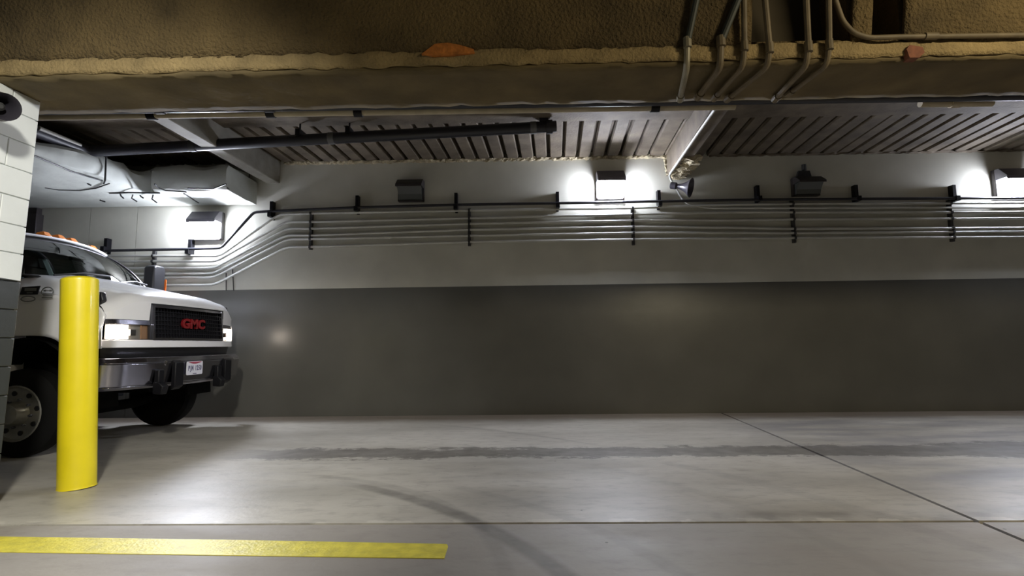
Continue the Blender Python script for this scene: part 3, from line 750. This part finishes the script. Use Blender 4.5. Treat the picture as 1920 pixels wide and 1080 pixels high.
# nose skirt from hood lip down to headlight top
hd.grid([[Vector((p.x, p.y, 1.405 if abs(v) > .615 else min(p.z, 1.60))) for p, v in zip(rows[0], vs_)], rows[0]])
hd.build('hood', M_WHITE, tk, angle=50)
def side_bottom(x):
    if x > .66: return 1.10
    q = min(1, abs(x)/.66); return .44 + .80*max(0, 1 - q**4)**.5 if q < 1 else .6
for sgn in (-1, 1):
    rws = []
    for j in range(13):
        row = []
        for i in range(28):
            u = i/27
            yb = hw(0)*sgn; x1_, x0_ = .875, -.62
            x = x1_ + (x0_ - x1_)*u
            t = max(0, min(1, (xf(1.17) - x)/(xf(1.17) - cowl(1.12)))); 
            zt = max(1.41, top(t) - .05 - .13*sm(.72, 1.03, 1)); 
            
            zb_ = max(side_bottom(x), .62) if x < -.5 else max(side_bottom(x), 1.08)
            z_ = zb_ + (zt - zb_)*j/12
            y_ = hw(t)*sgn + sgn*.045*math.sin(PI*min(1, max(0, (z_ - .9)/.75)))*sm(1.5, 1.3, z_)
            row.append(Vector((x, y_, z_)))
        rws.append(row)
    MB().grid(rws).build('fender', M_WHITE, tk, angle=60, solid=.012)
    MB().box(-.75, .80, sgn*.58, sgn*.60, .62, 1.42).build('inner_wheel_panel', M_FRAME, tk)
    arc = [[Vector((.64*math.cos(a)*1.0, sgn*w, .46 + .76*math.sin(a))) for a in [PI*k/16 for k in range(17)]] for w in (1.15, .62)]
    MB().grid(arc).build('wheel_arch_liner', M_FRAME, tk)
# nose: fascia strip, headlight openings, grille
band(-1.195, 1.195, 1.105, 1.19, .025, .012, .10, 40).build('fascia_strip', M_WHITE, tk, bevel=.008)
band(-1.19, 1.19, 1.0, 1.105, -.05, -.03, .10, 30).build('bumper_filler', M_TRIM, tk)
band(-1.17, 1.17, 1.18, 1.41, -.10, -.12, .02, 30).build('nose_backing', M_TRIM, tk)
for sgn in (-1, 1):
    lo, hi = (.70*sgn, 1.175*sgn)
    y0, y1 = min(lo, hi), max(lo, hi)
    band(y0, y1, 1.355, 1.41, .005, -.01, .07, 12).build('headlight_brow', M_CHROMEDULL, tk)
    hl = band(y0, y1, 1.192, 1.352, -.035, -.045, .05, 14).build('headlight_reflector', M_HEADCLEAR, tk)
    a, b = sorted((.975*sgn, 1.165*sgn)); band(a, b, 1.20, 1.345, .008, .0, .03, 8).build('headlight_glass', M_HEAD, hl)
    a, b = sorted((.72*sgn, .80*sgn)); band(a, b, 1.20, 1.35, -.02, -.03, .02, 4).build('turn_signal', mat('dull_amber_glass', (.22, .13, .075), .2), hl)
    a, b = sorted((.88*sgn, .94*sgn)); band(a, b, 1.235, 1.30, -.01, -.01, .03, 4).build('bulb_reflector', M_CHROME, hl)
    band(y0, y1, 1.188, 1.198, .004, .004, .05, 10).build('headlight_chrome_lip', M_CHROME, hl)
gy = .665
gr = band(-gy, gy, 1.205, 1.575, -.03, -.06, .02, 16).build('grille', M_GRILLE, tk)
band(-gy, gy, 1.192, 1.215, .03, .03, .07, 16).build('grille_frame_bottom', M_CHROMEDULL, gr)
band(-gy, gy, 1.555, 1.585, .005, -.005, .07, 16).build('grille_frame_top', M_CHROMEDULL, gr)
for sgn in (-1, 1):
    a, b = sorted((gy*sgn, (gy+.03)*sgn)); band(a, b, 1.192, 1.585, .03, .0, .07, 2).build('grille_frame_side', M_CHROMEDULL, gr)
    a, b = sorted(((gy+.03)*sgn, (gy+.06)*sgn)); band(a, b, 1.192, 1.59, .012, -.01, .07, 2).build('grille_surround', M_TRIM, gr)
band(-gy-.05, gy+.05, 1.58, 1.60, -.005, -.012, .05, 16).build('grille_surround', M_TRIM, gr)
gm = MB()
for i in range(1, 7):
    z_ = 1.215 + i*.05; q = band(-gy, gy, z_-.004, z_+.004, -.012 - .02*(i/7), -.012-.02*(i/7), .03, 16); gm.add(q.v, q.f)
for i in range(-13, 14):
    y_ = i*.048; X_ = xf(y_)
    gm.add([(X_-.06, y_-.004, 1.215), (X_-.008, y_-.004, 1.215), (X_-.04, y_-.004, 1.56), (X_-.08, y_-.004, 1.56), (X_-.06, y_+.004, 1.215), (X_-.008, y_+.004, 1.215), (X_-.04, y_+.004, 1.56), (X_-.08, y_+.004, 1.56)],
           [(0,1,2,3),(7,6,5,4),(1,5,6,2),(0,4,5,1)])
gmo = gm.build('grille_mesh', M_GRILLE, gr, smooth=False); gmo['kind'] = 'stuff'
def text(body, size, ext, m, name, parent, mtx, sx=1.0, bev=0.0):
    cu = bpy.data.curves.new(name, 'FONT'); cu.body = body; cu.size = size; cu.extrude = ext; cu.align_x = 'CENTER'; cu.align_y = 'CENTER'; cu.bevel_depth = bev
    cu.offset = size*.03
    tmp = bpy.data.objects.new(name, cu); COL.objects.link(tmp)
    dg = bpy.context.evaluated_depsgraph_get(); me = bpy.data.meshes.new_from_object(tmp.evaluated_get(dg))
    bpy.data.objects.remove(tmp)
    me.transform(mtx @ Matrix.Diagonal((sx, 1, 1, 1))); me.materials.clear(); me.materials.append(m)
    o = bpy.data.objects.new(name, me); COL.objects.link(o); o.parent = parent; return o
# text frame facing +x: text x -> +y, text y -> +z, text z -> +x
FX = Matrix(((0, 0, 1, 0), (1, 0, 0, 0), (0, 1, 0, 0), (0, 0, 0, 1)))
for ch_, yy in (('G', -.155), ('M', .0), ('C', .155)):
    text(ch_, .155, .012, M_RED, 'emblem_letter', gr, Matrix.Translation((1.055, yy, 1.385)) @ FX, 1.25, .003)
# bumper
bu = band(-1.2, 1.2, .70, .94, .10, .13, .05, 40)
q = band(-1.2, 1.2, .94, 1.0, .13, .085, .06, 40); bu.add(q.v, q.f)
q = band(-1.2, 1.2, .665, .70, .07, .10, .05, 40); bu.add(q.v, q.f)
bo_ = bu.build('bumper', M_CHROMEDULL, tk, bevel=.01)
def hook(y, zt, zb, parent):
    X_ = xf(y) + .13
    mb = MB().box(X_ - .02, X_ + .035, y - .045, y + .045, zb + .05, zt)
    mb.prism([(X_ - .03, y - .05, zb), (X_ + .07, y - .05, zb - .01), (X_ + .09, y - .05, zb + .08), (X_ + .035, y - .05, zb + .13), (X_ - .03, y - .05, zb + .13)], (0, .10, 0))
    mb.build('tow_hook', M_BLACK, parent, bevel=.01)
for y in (-.72, .36): hook(y, .86, .60, bo_)
for y in (-.49, .54):
    X_ = xf(y) + .12
    MB().prism([(X_, y-.04, .96), (X_+.05, y-.04, .93), (X_+.05, y-.04, .66), (X_, y-.04, .62)], (0, .15, 0)).build('bumper_guard', M_BLACK, bo_, bevel=.008)
for y in (-.62, .86): MB().lathe([(0, .03), (.012, .028), (.016, .015)], (xf(y)+.115, y, .93), (1, 0, 0), 12).build('bumper_bolt', M_CHROME, bo_)
# number plate
py_ = -.16; px_ = xf(py_) + .135
pl = MB().cham(0, .31, -.004, .004, 0, .16, .012)
pl.v = [(px_ + v[1] + .004, py_ + v[0] - .155, v[2] + .775) for v in pl.v]
plo = pl.build('number_plate', M_PLATE, tk)
for k_, c_ in enumerate('PJN 1250'):
    if c_ != ' ': text(c_, .082, .001, M_PLATEBLUE, 'plate_character', plo, Matrix.Translation((px_ + .009, py_ - .115 + .033*k_, .852)) @ FX, .6)
sw = []
for i in range(9):
    u = -1 + 2*i/8; sw.append((px_ + .0085, py_ + u*.13, .905 + .022*u*u))
mb = MB().prism(sw + [(px_ + .0085, py_ + .13, .93), (px_ + .0085, py_ - .13, .93)], (.001, 0, 0)); mb.build('plate_band', M_PLATERED, plo)
MB().box(px_ + .0085, px_ + .0095, py_ - .035, py_ + .035, .783, .793).build('plate_sticker', M_PLATEBLUE, plo)
# under the nose: cross member, axle, chassis
MB().box(-4.2, .85, -.45, -.36, .62, .86).build('chassis_rail', M_FRAME, tk); MB().box(-4.2, .85, .36, .45, .62, .86).build('chassis_rail', M_FRAME, tk)
MB().tube([(0, -1.0, .45), (0, -.5, .38), (0, .5, .38), (0, 1.0, .45)], .065, 10, fillet=.1).build('front_axle', M_FRAME, tk)
MB().box(.2, .78, -.34, .34, .58, 1.15).build('radiator_block', M_FRAME, tk)
# wheels
def wheel(x, y, sgn, name='wheel'):
    w = empty(name, (x, y, .45)); w.parent = tk
    ax = (0, sgn, 0)
    MB().lathe([(-.24, .30), (-.235, .40), (-.20, .44), (-.12, .45), (-.04, .44), (-.005, .40), (.01, .33), (.0, .285), (-.05, .28)], (0, 0, 0), ax, 40).build('tyre', M_RUBBER, w)
    rim = MB().lathe([(-.05, .285), (-.005, .288), (.004, .27), (-.03, .255), (-.045, .20), (-.045, .12), (-.02, .11), (.03, .105), (.07, .095), (.085, .06), (.088, .0)], (0, 0, 0), ax, 40)
    rim.build('rim', M_ALU, w)
    for k in range(8):
        a = 2*PI*(k+.3)/8
        MB().lathe([(-.048, .026), (-.032, .026), (-.03, .02)], (.205*math.cos(a), 0, .205*math.sin(a)), ax, 10).build('hand_hole', M_TRIM, w)
        a += .39
        MB().lathe([(-.044, .014), (-.015, .013), (-.008, .008)], (.142*math.cos(a), 0, .142*math.sin(a)), ax, 6).build('lug_nut', M_CHROMEDULL, w)
    return w
wheel(0, -1.19, -1); wheel(0, 1.19, 1)
wheel(-3.6, -1.19, -1, 'rear_wheel'); wheel(-3.6, 1.19, 1, 'rear_wheel')
MB().tube([(-3.6, -1, .45), (-3.6, 1, .45)], .09, 10).build('rear_axle', M_FRAME, tk)
# cab: lower body, doors, glasshouse
MB().box(-1.95, -.50, -1.03, 1.03, .70, 1.90).build('cab_body', M_WHITE, tk, bevel=.05)
for sgn in (-1, 1):
    d_ = MB().box(-1.62, -.62, sgn*1.03, sgn*1.045, .80, 1.84).build('door', M_WHITE, tk, bevel=.006)
    MB().box(-1.55, -1.38, sgn*1.046, sgn*1.07, 1.58, 1.62).build('door_handle', M_TRIM, d_)
    MB().box(-1.55, -.62, sgn*.8, sgn*1.12, .42, .50).build('cab_step', M_TRIM, tk)
# cowl panel between hood and windscreen
def ws_base(y): return Vector((-.07 - .21*y*y, y, 1.94 - .02*y*y))
def ws_top(y): s_ = y/.99; return Vector((-.66 - .16*s_*s_, s_*.87, 2.455 - .045*s_*s_))
yy = [-.99 + 1.98*i/20 for i in range(21)]
rws = []
for j in range(9):
    u = j/8
    rws.append([ws_base(y).lerp(ws_top(y), u) + Vector((.05*math.sin(PI*u), 0, .05*math.sin(PI*u)*.6)) for y in yy])
MB().grid([[ws_top(y) + Vector((-.05, 0, -.035)) for y in yy], [Vector((-1.80, y*.88, 2.40)) for y in yy]]).build('headliner', M_DASH, tk, solid=.01)
MB().box(-1.80, -1.77, -.98, .98, 1.0, 2.40).build('cab_lining', M_DASH, tk)
MB().grid(rws).build('windscreen', M_GLASS, tk)
cr = [[ws_base(y) + Vector((.10, 0, -.035)) for y in yy], [ws_base(y) + Vector((.0, 0, -.005)) for y in yy], [ws_base(y) + Vector((-.06, 0, -.03)) for y in yy]]
MB().grid(cr).build('cowl_panel', M_TRIM, tk, solid=.01)
# roof
rr = []
for j in range(9):
    u = j/8
    row = []
    for y in yy:
        t0 = ws_top(y); s_ = y/.99
        row.append(Vector((t0.x + .02 - u*1.15, t0.y*(1 + .03*u), t0.z + .018 + .055*math.sin(PI*min(1, u*1.2))*(1 - s_**4))))
    rr.append(row)
MB().grid(rr).build('roof', M_WHITE, tk, solid=.03)
for sgn in (-1, 1):
    y = .99*sgn
    a = [ws_base(y).lerp(ws_top(y), j/8) + Vector((.05*math.sin(PI*j/8), 0, .03*math.sin(PI*j/8))) for j in range(9)]
    MB().tube(a, .022, 8).build('windscreen_pillar', M_TRIM, tk)
    MB().tube([Vector((-1.6, sgn*1.0, 1.88)), Vector((-1.78, sgn*.88, 2.42))], .06, 8).build('door_pillar', M_WHITE, tk)
    MB().tube([ws_top(y), Vector((-1.80, sgn*.90, 2.44))], .035, 8).build('roof_rail', M_WHITE, tk)
    MB().add([ws_base(y) + Vector((-.04, 0, -.03)), ws_top(y) + Vector((-.03, 0, 0)), Vector((-1.78, sgn*.88, 2.42)), Vector((-1.6, sgn*1.0, 1.88))], [(0,1,2,3)]).build('side_glass', M_GLASS, tk)
MB().box(-1.95, -1.80, -1.0, 1.0, 1.80, 2.46).build('cab_rear_panel', M_WHITE, tk, bevel=.03)
# interior
MB().prism([(-.30, -.95, 1.80), (-.30, -.95, 1.86), (-.62, -.95, 1.84), (-.75, -.95, 1.60), (-.75, -.95, 1.50), (-.30, -.95, 1.50)], (0, 1.9, 0)).build('dashboard', M_DASH, tk, bevel=.02)
for y in (-.50, .50):
    st = MB().box(-1.45, -.95, y-.26, y+.26, 1.25, 1.42).build('cab_seat', M_SEAT, tk, bevel=.05)
    MB().prism([(-1.42, y-.25, 1.40), (-1.28, y-.25, 1.40), (-1.42, y-.25, 2.0), (-1.52, y-.25, 2.0)], (0, .5, 0)).build('seat_back', M_SEAT, st, bevel=.04)
    MB().box(-1.53, -1.43, y-.13, y+.13, 2.03, 2.22).build('headrest', M_SEAT, st, bevel=.03)
rg_ = [Vector((-.80 + .19*math.cos(a)*.55, .50 + .20*math.sin(a), 1.78 + .19*math.cos(a)*.8)) for a in [2*PI*k/24 for k in range(25)]]
MB().tube(rg_, .016, 8).tube([Vector((-.80, .5, 1.78)), Vector((-.62, .5, 1.66))], .025, 8).build('steering_wheel', M_DASH, tk)
MB().box(-.50, -.47, -.12, .12, 2.20, 2.26).build('rear_view_mirror', M_DASH, tk, bevel=.01)
# wipers
for y0, y1 in ((.10, .80), (-.75, -.05)):
    a, b = ws_base(y0), ws_base(y1).lerp(ws_top(y1), .04)
    wp = MB().tube([a + Vector((.09, 0, -.0)), a.lerp(b, .5) + Vector((.09, 0, .05)), b + Vector((.085, 0, .04))], .012, 6)
    wp.build('wiper', M_TRIM, tk)
# roof clearance lamps
for y in (-.62, -.2, 0, .2, .62):
    p = ws_top(y*1.13) + Vector((-.10, 0, .055 - .0*abs(y)))
    MB().add([p + Vector(v) for v in ((.07,-.06,-.01),(.07,.06,-.01),(-.08,.045,-.01),(-.08,-.045,-.01),(.03,-.04,.045),(.03,.04,.045),(-.06,.03,.035),(-.06,-.03,.035))],
             [(3,2,1,0),(4,5,6,7),(0,1,5,4),(1,2,6,5),(2,3,7,6),(3,0,4,7)]).build('clearance_lamp', M_AMBER, tk, bevel=.008)
# door mirrors
for sgn in (-1, 1):
    m_ = MB().prism([(-.36, sgn*1.24, 1.91), (-.36, sgn*1.50, 1.91), (-.36, sgn*1.50, 2.29), (-.36, sgn*1.46, 2.35), (-.36, sgn*1.28, 2.35), (-.36, sgn*1.24, 2.31)], (-.16, 0, 0)).build('door_mirror', M_TRIM, tk, bevel=.025)
    MB().box(-.535, -.522, sgn*1.27, sgn*1.47, 1.95, 2.31).build('mirror_glass', M_CHROME, m_)
    MB().box(-.45, -.345, sgn*1.497, sgn*1.508, 1.97, 2.15).build('mirror_signal', M_AMBERDK, m_)
    MB().tube([(-.44, sgn*1.26, 2.00), (-.50, sgn*1.02, 1.91)], .02, 8).build('mirror_arm', M_TRIM, m_)
# hood side vent with amber marker, and emblems (near side and far side alike)
for sgn in (-1, 1):
    ys_ = sgn*1.165
    y_a = sgn*1.20
    vv = MB().prism([(.40, y_a, 1.50), (.78, y_a*.985, 1.51), (.83, y_a*.985, 1.60), (.81, y_a*.985, 1.685), (.43, y_a, 1.70)], (0, -sgn*.06, 0)).build('side_vent', M_TRIM, tk, bevel=.01)
    MB().box(.67, .77, y_a*.985, y_a*.985 + sgn*.008, 1.55, 1.67).build('vent_panel', M_HEADCLEAR, vv)
    for k in range(4): MB().box(.44, .65, y_a, y_a + sgn*.008, 1.53 + k*.042, 1.548 + k*.042).build('vent_louvre', M_GRILLE, vv)
    MB().box(.63, .73, y_a*.985, y_a*.985 + sgn*.012, 1.475, 1.545).build('side_marker', M_AMBERDK, vv)
    bx_, bz_ = -.06, .09
    yb = sgn*1.185
    # model badge: dark slanted plate with two rows of pale lettering strokes
    bd = MB().prism([(-.045, yb, 1.665), (.14, yb, 1.665), (.165, yb, 1.755), (-.025, yb, 1.745)], (0, sgn*.008, 0)).build('hood_badge', M_TRIM, tk)
    MB().box(.005, .13, yb + sgn*.008, yb + sgn*.010, 1.702, 1.732).build('badge_print', M_GREYPRINT, bd)
    MB().box(.03, .09, yb + sgn*.008, yb + sgn*.010, 1.678, 1.688).build('badge_print', M_GREYPRINT, bd)
    ring = [Vector(((.105+bx_) + .075*math.cos(a)*(1 if True else 0), yb + sgn*.004, 1.53 + bz_ + .026*math.sin(a))) for a in [2*PI*k/20 for k in range(21)]]
    MB().tube(ring, .006, 6).build('oval_badge', M_GREYPRINT, tk)
    ar = [Vector((.305 + bx_ + .062*math.cos(a), yb + sgn*.004, 1.60 + bz_ + .05*math.sin(a))) for a in [PI*(-.1 + 1.2*k/14) for k in range(15)]]
    rb = MB().tube(ar, .006, 6).build('round_badge', M_GREYPRINT, tk)
    MB().box(.202, .225, yb, yb + sgn*.006, 1.695, 1.712).box(.265, .288, yb, yb + sgn*.006, 1.695, 1.712).box(.22, .27, yb, yb + sgn*.005, 1.699, 1.707).build('badge_print', M_GREYPRINT, rb)
    for k in range(3): MB().box(.19 + .01*(k == 1), .30, yb, yb + sgn*.006, 1.627 + .018*k, 1.637 + .018*k).build('badge_print', M_GREYPRINT, rb)
# headlight beams
for sgn in (-1, 1):
    ld = bpy.data.lights.new('headlight_beam', 'SPOT'); ld.energy = 14; ld.color = (1, .85, .68); ld.spot_size = math.radians(70); ld.spot_blend = .8; ld.shadow_soft_size = .06
    o = bpy.data.objects.new('headlight_beam', ld); COL.objects.link(o); o.parent = tk
    o.location = (.98, sgn*1.04, 1.27); o.rotation_euler = Vector((1, sgn*.02, -.10)).to_track_quat('-Z', 'Y').to_euler()
